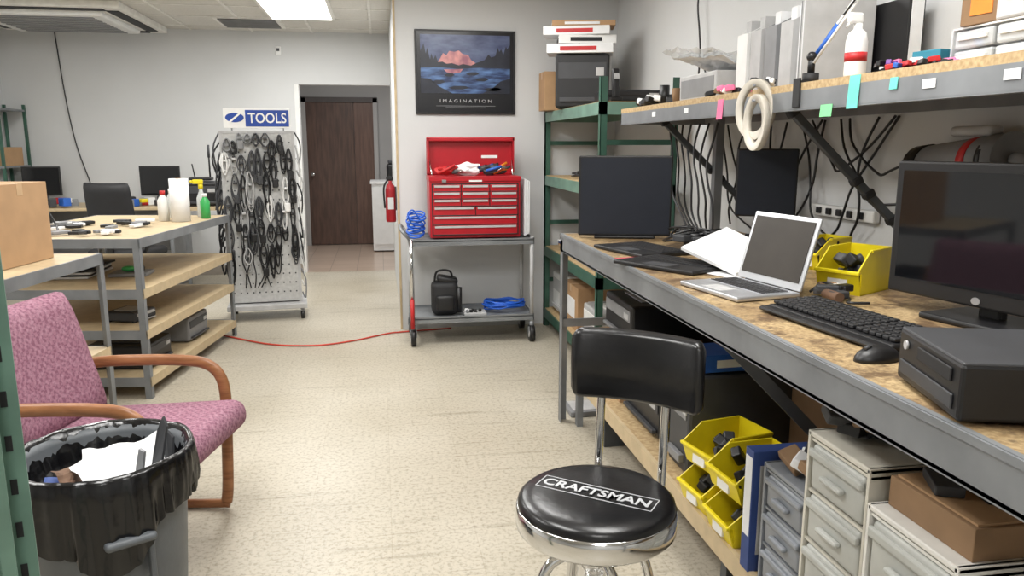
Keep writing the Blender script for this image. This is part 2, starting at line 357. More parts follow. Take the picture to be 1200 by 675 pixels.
# ---------------------------------------------------------------- tool cart
b=B('service_cart',(.62,5.53,0))
W,D=.88,.44
for z,h in ((.75,.04),(.2,.04)):
    b.b2(-W/2,W/2,-D/2,D/2,z-.012,z-.006,STEEL)
    b.b2(-W/2,W/2,-D/2,-D/2+.006,z-h,z+.006,STEEL); b.b2(-W/2,W/2,D/2-.006,D/2,z-h,z+.006,STEEL)
    b.b2(-W/2,-W/2+.006,-D/2,D/2,z-h,z+.006,STEEL); b.b2(W/2-.006,W/2,-D/2,D/2,z-h,z+.006,STEEL)
for sx in (-1,1):
    for sy in (-1,1):
        x=sx*(W/2-.015);y=sy*(D/2-.015)
        b.cyl((x,y,.14),(x,y,.76),.014,LGREY)
        b.cyl((x,y,.10),(x,y,.15),.018,STEEL); b.box((x,y,.085),(.05,.045,.05),STEEL,.004)
        b.cyl((x-.018,y,.06),(x+.018,y,.06),.06,BLACK,seg=28); b.cyl((x-.021,y,.06),(x+.021,y,.06),.03,LGREY)
b.tube([(-W/2,-D/2+.03,.76),(-W/2-.05,-D/2+.03,.82),(-W/2-.05,D/2-.03,.82),(-W/2,D/2-.03,.76)],.012,STEEL)
b.cyl((-W/2+.01,-D/2-.02,.32),(-W/2+.01,-D/2-.02,.76),.011,CHROME); b.cyl((-W/2+.01,-D/2-.02,.13),(-W/2+.01,-D/2-.02,.34),.014,REDD)
b.done()
b=B('red_tool_chest',(.65,5.53,.757))
w,d,h=.64,.32,.43
b.b2(-w/2,w/2,-d/2,d/2,0,h,RED,.008)
b.b2(-w/2-.003,w/2+.003,-d/2-.006,d/2,h-.035,h-.002,RED,.003)
fy=-d/2-.004
def drawer(x0,x1,z0,z1):
    b.b2(x0,x1,fy-.008,fy+.004,z0,z1,RED,.003); b.b2(x0+.01,x1-.01,fy-.014,fy-.006,z1-.018,z1-.004,LGREY)
    b.b2(x0+.004,x1-.004,fy-.011,fy-.007,z0,z0+.003,STEELD)
b.b2(-w/2+.015,w/2-.015,fy-.001,fy+.004,.02,h-.05,BLACKM)
xs=[-.30,-.1,.1,.30]
for i in range(3): drawer(xs[i]+.003,xs[i+1]-.003,.325,.372); drawer(xs[i]+.003,xs[i+1]-.003,.275,.322); drawer(xs[i]+.003,xs[i+1]-.003,.225,.272)
drawer(-.297,-.003,.16,.22); drawer(.003,.297,.16,.22); drawer(-.297,.297,.095,.155); drawer(-.297,.297,.025,.09)
b.box((0,fy-.012,.398),(.09,.004,.012),WHITE); b.box((-.22,fy-.012,.398),(.03,.006,.02),CHROME)
b.box((0,d/2-.015,h+.135),(w,.025,.27),RED,.006); b.box((0,d/2-.05,h+.255),(w,.06,.03),RED,.006)
for sx in (-1,1): b.box((sx*(w/2-.01),d/2-.05,h+.14),(.012,.06,.25),RED); b.cyl((sx*(w/2-.03),0,h),(sx*(w/2-.02),d/2-.06,h+.1),.005,CHROME)
b.box((.14,d/2-.03,h+.13),(.12,.004,.02),WHITE)
b.done()
b=B('hand_tools_heap',(.65,5.50,1.188))
for i in range(20):
    x=U(-.22,.22); y=U(-.08,.03); a=U(-.5,.5); L=U(.05,.11)
    b.cyl((x-L*math.cos(a)*.7,y-.03*math.sin(a),.014+random.random()*.02),(x+L*math.cos(a)*.6,y+.04*math.sin(a),.03+random.random()*.06),.010,random.choice([CHROME,BLACK,REDD,BLUE,DGREY,ORANGE]),seg=10)
b.sph((-.05,-.02,.045),.07,PAPER,(1.5,.8,.6),.5); b.sph((.14,-.02,.04),.055,DGREY,(1.6,.8,.7),.5); b.sph((-.2,-.03,.035),.05,REDD,(1.4,.8,.6),.4)
b.done()
b=B('paper_folder_stack',(1.015,5.5,.76))
for i in range(4): b.box((-.012+i*.01,0,.2+.005),(.007,.26,.40-.01*i),PAPER)
b.done()
b=B('network_cable_coil',(.235,5.43,.757))
for i in range(9):
    r=.052+.010*random.random(); z=.012+i*.017; o=(U(-.008,.008),U(-.01,.01)); tl=U(-.5,.5)
    b.tube([(o[0]+r*math.cos(a)*1.05,o[1]+r*math.sin(a),z+.02*math.sin(a+tl)+.014) for a in [k*math.pi/5 for k in range(10)]],.006,BLUEC,closed=True,sm=3,seg=6)
b.tube([(-.03,-.05,.1),(-.06,-.08,.17),(-.02,-.07,.2),(.03,-.06,.12)],.005,BLUEC); b.done()
b=B('network_cable_coil',(.87,5.5,.207))
for i in range(9):
    r=.10+.02*random.random(); z=.008+i*.006
    b.tube([(r*math.cos(a)*1.3+U(-.01,.01),r*.9*math.sin(a),z+U(0,.02)) for a in [k*math.pi/5 for k in range(10)]],.005,BLUEC,closed=True,sm=3,seg=6)
b.done()
b=B('tool_bag',(.43,5.47,.196)); b.box((0,0,.12),(.19,.17,.24),BLACKM,.04,seg=4); b.box((0,-.09,.09),(.13,.04,.12),BLACK,.02,seg=3); b.box((.02,0,.25),(.15,.12,.05),BLACK,.02,rot=(0,.2,0),seg=3); b.tube([(-.07,0,.24),(-.05,0,.31),(.04,0,.31),(.06,0,.24)],.008,BLACK); b.cyl((.1,-.06,.02),(.1,-.06,.2),.02,BLACK); b.done()
b=B('small_parts_tray',(.60,5.40,.197)); b.b2(-.04,.12,-.06,.06,0,.02,LGREY,.004)
for i in range(8): b.box((U(-.02,.1),U(-.04,.04),.03),(.03,.02,.02),random.choice([PAPER,BLACK,GREY]),.003,rot=(0,0,random.random()*3))
b.done()
# ---------------------------------------------------------------- poster
b=B('framed_poster',(.64,PW,1.925))
w,h=.74,.60
PO=[mat('poster_sky',(96,108,140),.3,c2=(58,66,104),scale=7,stretch=(1,1,2.5)),mat('poster_pink',(216,150,144),.3,c2=(150,92,110),scale=14),mat('poster_dark',(34,38,52),.3,c2=(20,24,38),scale=12),
 mat('poster_water',(96,132,184),.3,c2=(30,46,86),scale=9,stretch=(1,1,4),ramp=(.38,.72)),mat('poster_mat',(14,14,20),.25)]
b.box((0,-.012,0),(w,.022,h),BLACK,.004); b.box((0,-.0245,0),(w-.03,.002,h-.03),PO[4])
def pp(pts,m,k): b.prism([(x,-.0262-.0006*k,z) for x,z in pts],(0,-.0005,0),m)
pp([(-.33,-.15),(.33,-.15),(.33,.265),(-.33,.265)],PO[0],0)
pp([(-.33,-.15),(.33,-.15),(.33,.04),(-.33,.04)],PO[3],1)
pp([(-.22,.05),(-.19,.09),(-.165,.135),(-.14,.12),(-.12,.15),(-.08,.145),(-.05,.155),(-.02,.13),(.02,.125),(.04,.09),(.1,.05)],PO[1],2)
pp([(-.16,.02),(-.02,.025),(-.04,.0),(-.1,-.01),(-.14,.0)],PO[1],2)
pp([(-.33,.03),(-.2,.035),(-.05,.025),(.1,.035),(.33,.03),(.33,.2),(.31,.17),(.30,.19),(.28,.13),(.265,.17),(.25,.15),(.24,.18),(.22,.12),(.19,.11),(.17,.13),(.14,.09),(.08,.07),(.04,.05),(-.02,.06),(-.05,.05),(-.1,.065),(-.14,.06),(-.17,.075),(-.2,.07),(-.22,.12),(-.235,.09),(-.25,.13),(-.26,.09),(-.28,.17),(-.29,.13),(-.305,.2),(-.33,.15)],PO[2],3)
for x,z,ww in [(-.2,-.07,.05),(-.05,-.11,.08),(.12,-.05,.05),(.2,-.12,.07),(-.12,-.02,.04),(.05,-.01,.05)]:
    pp([(x-ww,z),(x-ww*.5,z+.012),(x+ww*.6,z+.014),(x+ww,z),(x+ww*.3,z-.012),(x-ww*.6,z-.01)],PO[2],4)
pp([(-.33,-.15),(-.33,-.04),(-.26,-.05),(-.2,-.1),(-.1,-.15)],PO[2],4); pp([(.33,-.15),(.33,-.04),(.26,-.06),(.2,-.11),(.12,-.15)],PO[2],4)
b.text('I M A G I N A T I O N',.032,Matrix.Translation((0,-.0275,-.205))@RX,LGREY,.0005,1.3)
b.box((0,-.0275,-.24),(.44,.001,.003),GREY); b.box((0,-.0275,-.252),(.3,.001,.003),GREY); b.done()
b=B('fire_extinguisher',(.078,6.7,.75)); b.lathe([(0.001,0),(.040,0),(.043,.02),(.043,.27),(.034,.31),(.016,.33),(.016,.35),(0.001,.35)],(0,0,0),RED,20)
b.box((-.005,0,.37),(.06,.02,.03),BLACK,.006); b.tube([(-.02,0,.36),(-.055,-.02,.29),(-.05,-.02,.12)],.008,BLACK); b.box((.044,0,.2),(.014,.03,.2),STEELD); b.box((0,-.044,.16),(.05,.004,.1),PAPER); b.done()
# ---------------------------------------------------------------- hanging tool rack
RK=(-.96,6.5,0)
b=B('rolling_pegboard_rack',RK,rad(6))
PEG=mat('pegboard_white',(188,188,186),.5,var=.08,scale=40)
PW2=.27
for yy in (-.09,.09): b.b2(-PW2,PW2,yy-.006,yy+.006,.14,1.50,PEG)
for x in (-PW2,PW2): b.b2(x-.012,x+.012,-.1,.1,.12,1.51,LGREY)
b.b2(-PW2,PW2,-.1,.1,1.49,1.51,LGREY); b.b2(-.30,.32,-.2,.2,.09,.13,LGREY,.005)
for z in [.22+.075*i for i in range(17)]:
    for x in [-.24+.048*i for i in range(11)]: b.box((x,-.0965,z),(.011,.002,.011),DGREY)
for sx in (-.26,.28):
    for sy in (-.16,.16): b.cyl((sx-.015,sy,.035),(sx+.015,sy,.035),.035,BLACK); b.box((sx,sy,.075),(.03,.03,.04),STEEL)
b.done()
SG=mat('sign_blue',(28,66,150),.4)
b=B('tools_sign',(-.94,6.385,1.53)); b.b2(-.25,.25,-.008,.008,0,.15,WHITE,.002)
b.b2(-.085,.242,-.0105,-.008,.012,.138,SG)
b.text('TOOLS',.108,Matrix.Translation((.080,-.0115,.073))@RX,WHITE,.001,.84,.0012)
b.prism([(-.165+.07*math.cos(a),-.0088,.08+.036*math.sin(a)) for a in [k*math.pi/10 for k in range(20)]],(0,-.002,0),SG)
b.prism([(-.215,-.0108,.045),(-.125,-.0108,.12),(-.115,-.0108,.11),(-.205,-.0108,.035)],(0,-.001,0),WHITE)
b.b2(-.2,-.19,.008,.02,-.02,.1,STEEL); b.b2(.19,.2,.008,.02,-.02,.1,STEEL); b.done()
b=B('hanging_cables',RK,rad(6))
cm=[BLACK,BLACKM,BLACK,DGREY,BLACK,WHITE,BLACK,BLACKM,LGREY]
for row,z0 in enumerate([1.46,1.34,1.16,.98,.80,.62]):
    for i in range(9):
        if random.random()<(.05 if row<4 else .3): continue
        x=-.24+i*.06+U(-.015,.015); z=z0+U(-.04,.03); m=random.choice(cm) if row>0 else random.choice([WHITE,GREY,BLACK,BLACK,DGREY])
        Lh=U(.14,.28) if row>0 else U(.06,.12)
        b.cyl((x,-.09,z),(x,-.15,z+.01),.004,STEEL,seg=6)
        for k in range(random.randint(2,5)):
            ww=U(.012,.035); yy=-.115-.010*k; l2=Lh*U(.7,1.15)
            b.tube([(x,yy,z+.01),(x-ww,yy-.01,z-l2*.5),(x-ww*.5,yy-.012,z-l2*.95),(x+ww*.4,yy-.01,z-l2),(x+ww,yy-.008,z-l2*.5)],.005,m,closed=True,sm=4,seg=5)
        b.box((x,-.125,z-Lh*.35),(.03,.045,.018),m,.005)
        if random.random()<.35: b.box((x+.01,-.14,z-Lh),(.045,.035,.07),m,.008)
for i in range(12):
    z=.3+i*.1; q=U(-.02,.02)
    b.tube([(.285,-.05,z+.1),(.315+q,-.06,z),(.31,-.05,z-.15),(.288,-.04,z-.1)],.006,random.choice([WHITE,GREY,BLACK,LGREY]),sm=4,seg=5)
for i in range(12):
    z=.55+i*.075; q=U(-.025,.02)
    b.tube([(-.285,-.05,z+.12),(-.32+q,-.07,z),(-.325-q,-.05,z-.18),(-.295,-.04,z-.1)],.007,random.choice([BLACK,BLACK,DGREY]),sm=4,seg=5)
for i in range(6):
    x=U(-.2,.2); b.tube([(x,-.14,.62),(x+U(-.03,.03),-.15,.5),(x+U(-.03,.03),-.15,.38),(x+U(-.04,.04),-.14,.27)],.005,BLACK,sm=4,seg=5)
b.done()
b=B('extension_cord'); b.tube([(-1.42,6.05,.008),(-1.1,5.75,.008),(-.8,5.5,.008),(-.5,5.42,.008),(-.25,5.5,.008),(0,5.68,.008),(.12,5.72,.008),(.5,5.78,.008)],.006,REDC,seg=6); b.done()
# ---------------------------------------------------------------- armchair
def cushion(b,w,h,th,M,m,curve=.05):
    t=bmesh.new(); nx,nz=14,12
    for side in (0,1):
        G=[]
        for j in range(nz+1):
            row=[]
            for i in range(nx+1):
                u=-1+2*i/nx; v=-1+2*j/nz
                e=(1-abs(u)**6)*(1-abs(v)**6); e=max(e,0)**.4
                ww=w/2*(1-.05*(v+1)/2); x=u*ww; z=v*h/2
                rr=.12
                if abs(u)>1-rr*1.2 and abs(v)>1-rr*1.2:
                    du=(abs(u)-(1-rr*1.2))/(rr*1.2); dv=(abs(v)-(1-rr*1.2))/(rr*1.2); L=math.hypot(du,dv); mx=max(du,dv)
                    if L>0: s_=mx/L; x=math.copysign(((1-rr*1.2)+du*s_*rr*1.2)*ww,u); z=math.copysign(((1-rr*1.2)+dv*s_*rr*1.2)*h/2,v)
                y=(-1 if side==0 else 1)*th/2*e+curve*u*u*-1
                row.append(t.verts.new((x,y,z)))
            G.append(row)
        for j in range(nz):
            for i in range(nx):
                q=(G[j][i],G[j][i+1],G[j+1][i+1],G[j+1][i]); t.faces.new(q if side==0 else q[::-1])
    bmesh.ops.remove_doubles(t,verts=t.verts,dist=.0005); bmesh.ops.recalc_face_normals(t,faces=t.faces); b.add(t,m,True,M)
b=B('upholstered_armchair',(-.92,2.72,0),rad(78))
b.box((0,-.065,.40),(.50,.60,.11),FAB,.05,seg=5,rot=(rad(-4),0,0))
cushion(b,.54,.48,.10,Matrix.Translation((0,.28,.635))@Matrix.Rotation(rad(-15),4,'X'),FAB,.03)
for sx in (-1,1):
    x=sx*.28
    b.tube([(x,.30,.565),(x,.22,.59),(x,.05,.60),(x,-.12,.60),(x,-.20,.585),(x,-.245,.54),(x,-.26,.46),(x,-.255,.3),(x,-.245,.1),(x,-.235,.03)],.014,OAK,seg=10,rz=.022)
    b.tube([(x,-.245,.024),(x,-.1,.02),(x,.1,.02),(x,.30,.026)],.014,OAK,seg=8,rz=.019)
    b.tube([(x,.27,.03),(x,.24,.3),(x,.25,.42),(x,.33,.70)],.014,OAK,seg=8,rz=.019)
    b.tube([(x,-.25,.33),(x,.24,.33)],.014,OAK,seg=8,rz=.02)
b.tube([(-.28,-.2,.33),(.28,-.2,.33)],.014,OAK,seg=8); b.tube([(-.28,.22,.34),(.28,.22,.34)],.014,OAK,seg=8)
b.done()
# ---------------------------------------------------------------- trash can
TC=(-.75,2.08,0)
b=B('trash_can',TC)
b.lathe([(.165,0),(.17,.02),(.200,.50),(.204,.52),(.214,.53),(.218,.56),(.218,.595),(.206,.60),(.197,.58),(.17,.1),(.001,.08)],(0,0,0),CANM,48)
for k in range(2):
    a=rad(-60+180*k); b.box((.222*math.cos(a),.222*math.sin(a),.44),(.05,.12,.022),CANM,.01,rot=(0,0,a),seg=3)
    for s_ in (-.05,.05): b.box((.206*math.cos(a)-s_*math.sin(a),.206*math.sin(a)+s_*math.cos(a),.38),(.03,.015,.14),CANM,.006,rot=(0,0,a))
b.done()
b=B('bin_liner',TC)
def fold(j,a,r,z):
    if r<.01: return r,z
    w=[1.3,1.2,1.0,.7,.3,.25,.25,.5,.8,1,.6,.3,.2][j]
    big=noise.noise(Vector((math.cos(a)*1.6,math.sin(a)*1.6,9)))
    dz=.014*w*noise.noise(Vector((math.cos(a)*4,math.sin(a)*4,z*6)))+ ([.10,.07,.04,.015][j]*big if j<4 else 0)
    n1=noise.noise(Vector((math.cos(a)*6,math.sin(a)*6,z*2.5))); n2=noise.noise(Vector((math.cos(a)*17,math.sin(a)*17,z*7)))
    dr=w*(.013*n1+.009*n2)
    return r+dr+.006,z+dz
b.lathe([(.222,.435),(.224,.475),(.225,.52),(.224,.565),(.222,.60),(.214,.612),(.202,.607),(.192,.57),(.18,.53),(.165,.49),(.12,.47),(.06,.465),(.001,.465)],(0,0,0),BAG,180,fn=fold)
b.done()
b=B('rubbish_pile',(TC[0],TC[1],.475))
def crumple(b,c,w,d,m,rot,amp,seed,tilt=(0,0)):
    t=bmesh.new(); n=11; G=[]
    for j in range(n+1):
        row=[]
        for i in range(n+1):
            x=(i/n-.5)*w;y=(j/n-.5)*d; z=amp*noise.noise(Vector((x*14+seed,y*14,seed)))+amp*.5*noise.noise(Vector((x*30,y*30+seed,2)))
            row.append(t.verts.new((x,y,z)))
        G.append(row)
    for j in range(n):
        for i in range(n): t.faces.new((G[j][i],G[j][i+1],G[j+1][i+1],G[j+1][i]))
    b.add(t,m,False,Matrix.Translation(c)@Matrix.Rotation(rot,4,'Z')@Matrix.Rotation(tilt[0],4,'X')@Matrix.Rotation(tilt[1],4,'Y'))
crumple(b,(.04,.03,.085),.20,.15,PAPER,.3,.03,3,(.35,-.1)); crumple(b,(.03,-.03,.07),.16,.14,PAPER,.9,.03,23,(.45,.1)); crumple(b,(-.04,-.05,.055),.13,.12,BROWNP,1.0,.03,8,(.7,.3))
crumple(b,(-.10,-.04,.04),.08,.07,BLUED,.2,.03,12,(.3,.3)); crumple(b,(.08,-.08,.055),.10,.09,PAPER,2,.04,15,(.5,-.3))
b.sph((-.09,-.09,.03),.04,LGREY,(1,1,.6),.5); b.sph((-.11,.05,.02),.055,BAG,(1,1,.7),.5); b.sph((.04,.09,.02),.07,BAG,(1,1,.6),.5)
b.prism([(.105,.0,.02),(.135,-.02,.02),(.16,.01,.18),(.15,.02,.205),(.135,.015,.17)],(.004,.008,0),DGREY)
b.prism([(.08,-.06,.02),(.105,-.075,.02),(.12,-.06,.14),(.105,-.05,.145)],(.004,.008,0),GREY)
b.prism([(.13,.04,.0),(.155,.03,.0),(.16,.06,.13),(.145,.06,.15)],(.004,.008,0),DGREY)
b.done()
# ---------------------------------------------------------------- stool
b=B('shop_stool',(.465,1.59,0),rad(-38))
b.lathe([(.001,.530),(.162,.530),(.177,.535),(.184,.543),(.186,.575),(.183,.59),(.178,.592),(.178,.55),(.001,.55)],(0,0,0),CHROME,64)
b.lathe([(.178,.575),(.181,.59),(.179,.603),(.168,.612),(.14,.617),(.09,.616),(.001,.614)],(0,0,0),VINYL,64)
SI=mat('silver_print',(176,178,180),.4,var=.05)
b.text('CRAFTSMAN',.046,Matrix.Translation((-.002,0.0,.6168)),SI,.0007,1.0,.001)
b.box((0,.030,.6168),(.28,.0022,.0014),SI); b.box((0,-.030,.6168),(.28,.0022,.0014),SI)
b.box((-.14,0,.6168),(.0022,.06,.0014),SI); b.box((.14,0,.6168),(.0022,.06,.0014),SI)
for sx in (-.085,.085):
    b.tube([(sx,.06,.527),(sx,.17,.527),(sx,.215,.545),(sx,.225,.62),(sx,.235,.75),(sx,.245,.85)],.011,CHROME,seg=12)
def backrest():
    t=bmesh.new(); n=24; prof=[(-.018,-.088),(-.026,-.078),(-.03,0),(-.026,.078),(-.018,.088),(0,.092),(.012,.088),(.016,.078),(.016,-.078),(.012,-.088),(0,-.092)]
    R=[]
    for i in range(n+1):
        u=-1+2*i/n; u=math.copysign(abs(u)**.7,u); x=u*.168; y=.245-.04*u*u; k=max(0,(abs(u)-.86)/.14); e=1-.20*k**2.5
        R.append([t.verts.new((x,y+py*(1-.5*k**3),.856+pz*e)) for py,pz in prof])
    for i in range(n):
        for k in range(len(prof)): t.faces.new((R[i][k],R[i][(k+1)%len(prof)],R[i+1][(k+1)%len(prof)],R[i+1][k]))
    t.faces.new(R[0]); t.faces.new(R[-1][::-1]); bmesh.ops.recalc_face_normals(t,faces=t.faces); b.add(t,VINYL,True,Matrix.Translation((.016,0,0)))
backrest()
b.cyl((0,0,.49),(0,0,.531),.045,CHROME); b.lathe([(.03,.2),(.03,.36),(.042,.40),(.042,.44),(.055,.46),(.055,.49),(.03,.5)],(0,0,0),CHROME,32)
for i in range(14): b.cyl((0,0,.24+.018*i),(0,0,.247+.018*i),.033,CHROME)
for k in range(4):
    a=rad(45+90*k); c,s_=math.cos(a),math.sin(a)
    b.tube([(.03*c,.03*s_,.46),(.08*c,.08*s_,.47),(.13*c,.13*s_,.42),(.17*c,.17*s_,.2),(.215*c,.215*s_,.02)],.0125,CHROME,seg=12)
    b.cyl((.215*c,.215*s_,0),(.216*c,.216*s_,.03),.016,BLACK)
b.tube([(.165*math.cos(a),.165*math.sin(a),.22) for a in [k*math.pi/8 for k in range(16)]],.009,CHROME,closed=True,sm=3)
b.done()
# ---------------------------------------------------------------- monitors / computers
def monitor(name,loc,rz,w,h,zb,scr=SCREEN,bez=.018,logo=False,base=(.24,.18)):
    b=B(name,loc,rz); zc=zb+h/2
    b.box((0,0,zc),(w,.03,h),BLACK,.006); b.box((0,.025,zc),(w*.7,.03,h*.7),BLACKM,.012)
    b.box((0,-.0155,zc+(.008 if logo else 0)),(w-2*bez,.002,h-2*bez-(.02 if logo else 0)),scr)
    b.box((0,.05,max(zb+h*.45,.1)/2),(.06,.03,max(zb+h*.45,.1)),BLACK,.008); b.box((0,.03,.008),(base[0],base[1],.016),BLACK,.007,seg=3)
    if zb>.05: b.box((0,.01,zb*.5),(.09,.05,zb),DGREY,.01)
    if logo:
        b.prism([(.012*math.cos(a),-.0155,zb+.016+.009*math.sin(a)) for a in [k*math.pi/8 for k in range(16)]],(0,-.0015,0),ALU)
        for i in range(4): b.box((w/2-.05-.025*i,-.0155,zb+.012),(.010,.003,.004),GREY)
    return b.done()
monitor('flat_monitor',(1.12,3.46,BZ),rad(-15),.43,.37,.012,SCREENM,.010,base=(.28,.14))
monitor('flat_monitor',(1.635,3.10,BZ),rad(-30),.25,.29,.125,SCREENM,.008,base=(.2,.14))
monitor('widescreen_monitor',(1.415,1.60,BZ),rad(-78),.52,.345,.045,SCREEN,.022,True)
def laptop(name,loc,rz,w,d,ang,body,lid,keys=KEY,scr=SCREEN,openlid=True):
    b=B(name,loc,rz)
    b.box((0,0,.008),(w,d,.014),body,.005,seg=3)
    b.box((0,d*.17,.0152),(w*.88,d*.46,.002),KEY if body is not ALU else ALU)
    kw=w*.86/14; kd=d*.44/6
    for j in range(6):
        for i in range(14):
            b.box((-w*.43+kw*(i+.5),d*.17-d*.22+kd*(j+.5),.0165),(kw*.82,kd*.8,.003),keys)
    b.box((0,-d*.30,.0155),(w*.32,d*.28,.001),LGREY if body is ALU else DGREY)
    if openlid:
        a=ang; cy=d/2+math.sin(a)*d/2; cz=.016+math.cos(a)*d/2
        M=(-a,0,0)
        b.box((0,cy,cz),(w,.008,d),lid,.003,rot=M,seg=2); n=Vector((0,-math.cos(a),math.sin(a)))
        c=Vector((0,cy,cz))+n*.0052+Vector((0,math.sin(a),math.cos(a)))*.004; b.box(c,(w-.03,.002,d-.035),scr,rot=M)
        b.cyl((-w*.35,d/2,.012),(w*.35,d/2,.012),.007,BLACK)
    return b.done()
laptop('silver_laptop',(1.04,2.11,BZ+.001),rad(-80),.295,.215,rad(16),ALU,ALU,scr=mat('laptop_screen',(60,56,52),.35,spec=.2))
laptop('black_laptop',(1.05,3.0,BZ+.001),rad(-75),.36,.25,0,BLACK,BLACK,openlid=False)
laptop('black_laptop',(1.03,2.60,BZ+.001),rad(-60),.36,.25,0,BLACK,BLACK,openlid=False)
b=B('red_folder',(.965,2.79,BZ+.0005),.2); b.box((0,0,.001),(.16,.10,.002),mat('pink_red_folder',(176,70,84),.6)); b.done()
b=B('computer_keyboard',(1.10,1.635,BZ+.001),rad(-84))
b.box((0,0,.012),(.45,.16,.018),BLACK,.008,rot=(rad(3),0,0),seg=3); b.box((0,-.088,.009),(.44,.04,.012),BLACK,.006)
for j in range(6):
    for i in range(21):
        x=-.21+i*.0205+(.006 if i>14 else 0); b.box((x if i<15 else x,-.055+.0225*j,.0235+.0011*j),(.017,.018,.008),KEY,.002)
b.done()
b=B('computer_mouse',(.985,1.365,BZ),rad(-80)); b.sph((0,0,.0),.05,BLACK,(.62,1.1,.62)); b.cyl((0,-.035,.026),(0,-.02,.031),.004,DGREY); b.tube([(0,.05,.01),(.02,.09,.004),(.03,.12,.004)],.0025,BLACK)
for v in b.bm.verts: v.co.z=max(v.co.z,0)
b.done()
b=B('desktop_pc',(.872,1.005,BZ),rad(-16))
b.b2(0,.38,0,.25,.006,.098,BLACK,.006); b.b2(.002,.378,.002,.248,.094,.101,DGREY,.003)
for i in range(4):
    b.cyl((.04 if i%2 else .34,.04 if i<2 else .22,0),(.04 if i%2 else .34,.04 if i<2 else .22,.008),.012,BLACK)
b.b2(-.004,0,.02,.23,.02,.045,DGREY,.002); b.b2(-.004,0,.03,.16,.062,.085,BLACKM,.002)
for i in range(8): b.box((.2,-.0005,.03+.007*i),(.2,.002,.003),BLACKM)
b.cyl((-.005,.21,.075),(-.001,.21,.075),.008,LGREY); b.done()
def stackbin(loc,rz,w=.15,d=.22,h=.12,fill=True,name='yellow_storage_bin'):
    b=B(name,loc,rz); t=.004
    b.b2(-w/2,w/2,-d/2,d/2,0,t,YEL); b.b2(-w/2,w/2,d/2-t,d/2,0,h,YEL)
    pr=[(0,-d/2,0),(0,d/2,0),(0,d/2,h),(0,-d/2+.05,h),(0,-d/2-.02,h*.55),(0,-d/2,h*.5)]
    for x in (-w/2,w/2-t): b.prism([(x,p[1],p[2]) for p in pr],(t,0,0),YEL)
    b.prism([(-w/2,-d/2,0),(-w/2,-d/2-.02,h*.5),(-w/2,-d/2-.016,h*.5),(-w/2,-d/2+.004,0)],(w,0,0),YEL)
    b.b2(-w/2-.004,w/2+.004,-d/2-.026,-d/2-.014,h*.48,h*.56,YEL,.002)
    for x in (-w/2-.004,w/2-.002): b.b2(x,x+.006,-d/2+.05,d/2,h-.008,h,YEL,.001)
    b.b2(-.03,.03,-d/2-.014,-d/2-.008,h*.12,h*.38,WHITE)
    if fill:
        for i in range(12): b.box((U(-w*.28,w*.28),U(-d*.3,d*.3),.025+h*.6*random.random()),(.05,.035,.03),random.choice([BLACK,DGREY,BLACKM,PUR if i==11 else DGREY]),.005,rot=(random.random(),random.random(),random.random()*3))
    return b.done()
stackbin((1.40,2.08,BZ),rad(-60),.13,.18,.13)
stackbin((1.55,2.50,BZ),rad(-70),.11,.16,.11)
for x,y,z,r,w,d,h in [(1.04,2.14,LZ,-84,.15,.19,.12),(1.04,1.94,LZ,-88,.15,.19,.12),(1.06,2.15,LZ+.125,-78,.16,.20,.12),(1.06,1.96,LZ+.125,-84,.16,.20,.12)]:
    stackbin((x,y,z),rad(r),w,d,h)
# ---------------------------------------------------------------- drawer units under bench
def drawers(name,loc,w,d,h,rows,frame,front,top=None):
    b=B(name,loc,rad(-90))
    b.b2(-w/2,-w/2+.008,-d/2,d/2,0,h,frame); b.b2(w/2-.008,w/2,-d/2,d/2,0,h,frame); b.b2(-w/2,w/2,-d/2,d/2,h-.012,h,frame,.003); b.b2(-w/2,w/2,-d/2,d/2,0,.01,frame); b.b2(-w/2,w/2,d/2-.008,d/2,0,h,frame)
    hh=(h-.03)/rows
    for i in range(rows):
        z=.012+hh*i
        b.box((0,-.01,z+hh/2),(w-.03,d-.02,hh-.012),front,.012,seg=3)
        b.box((0,-d/2-.002,z+hh*.78),(w-.03,.014,hh*.16),front,.005)
        b.box((0,-d/2-.008,z+hh*.45),(w*.35,.016,.012),front,.005)
        b.b2(-w/2,w/2,-d/2+.004,d/2,z+hh-.004,z+hh+.002,frame)
    if top: top(b,w,d,h)
    return b.done()
def junk(b,w,d,h):
    for i in range(16): b.box((U(-w*.35,w*.35),U(-d*.4,d*.2),h+.02+random.random()*.03),(.08,.05,.025),random.choice([BLACK,CARDD,DGREY,PAPER,BLACKM]),.004,rot=(random.random()*.4,random.random()*.4,random.random()*3))
def junkbox(b,w,d,h):
    b.b2(-w*.45,w*.45,-d*.40,d*.3,h,h+.06,CARDD,.002); b.b2(-w*.42,w*.42,-d*.37,d*.27,h+.058,h+.064,CARD)
    for i in range(5): b.box((U(-w*.3,w*.3),U(-d*.3,d*.2),h+.075),(.09,.05,.02),random.choice([BLACK,DGREY,PAPER]),.003,rot=(0,0,random.random()*3))
drawers('plastic_drawer_unit',(1.09,1.605,LZ),.20,.30,.33,3,FROSTG,FROSTG,junk)
drawers('plastic_drawer_unit',(1.09,1.375,LZ),.22,.34,.50,4,mat('cream_plastic',(196,192,180),.45),FROST,junk)
drawers('plastic_drawer_unit',(1.08,1.13,LZ),.24,.34,.44,3,mat('white_frame_plastic',(210,208,202),.45),FROST,junkbox)
drawers('plastic_drawer_unit',(1.13,.86,LZ),.26,.34,.40,3,WHITE,FROST,None)
b=B('blue_box',(1.05,1.765,LZ)); b.b2(-.12,.12,-.022,.022,0,.34,BLUED,.002); b.b2(-.121,-.12,-.018,.018,.1,.32,PAPER); b.b2(-.1,.1,-.023,-.022,.05,.30,LGREY); b.done()
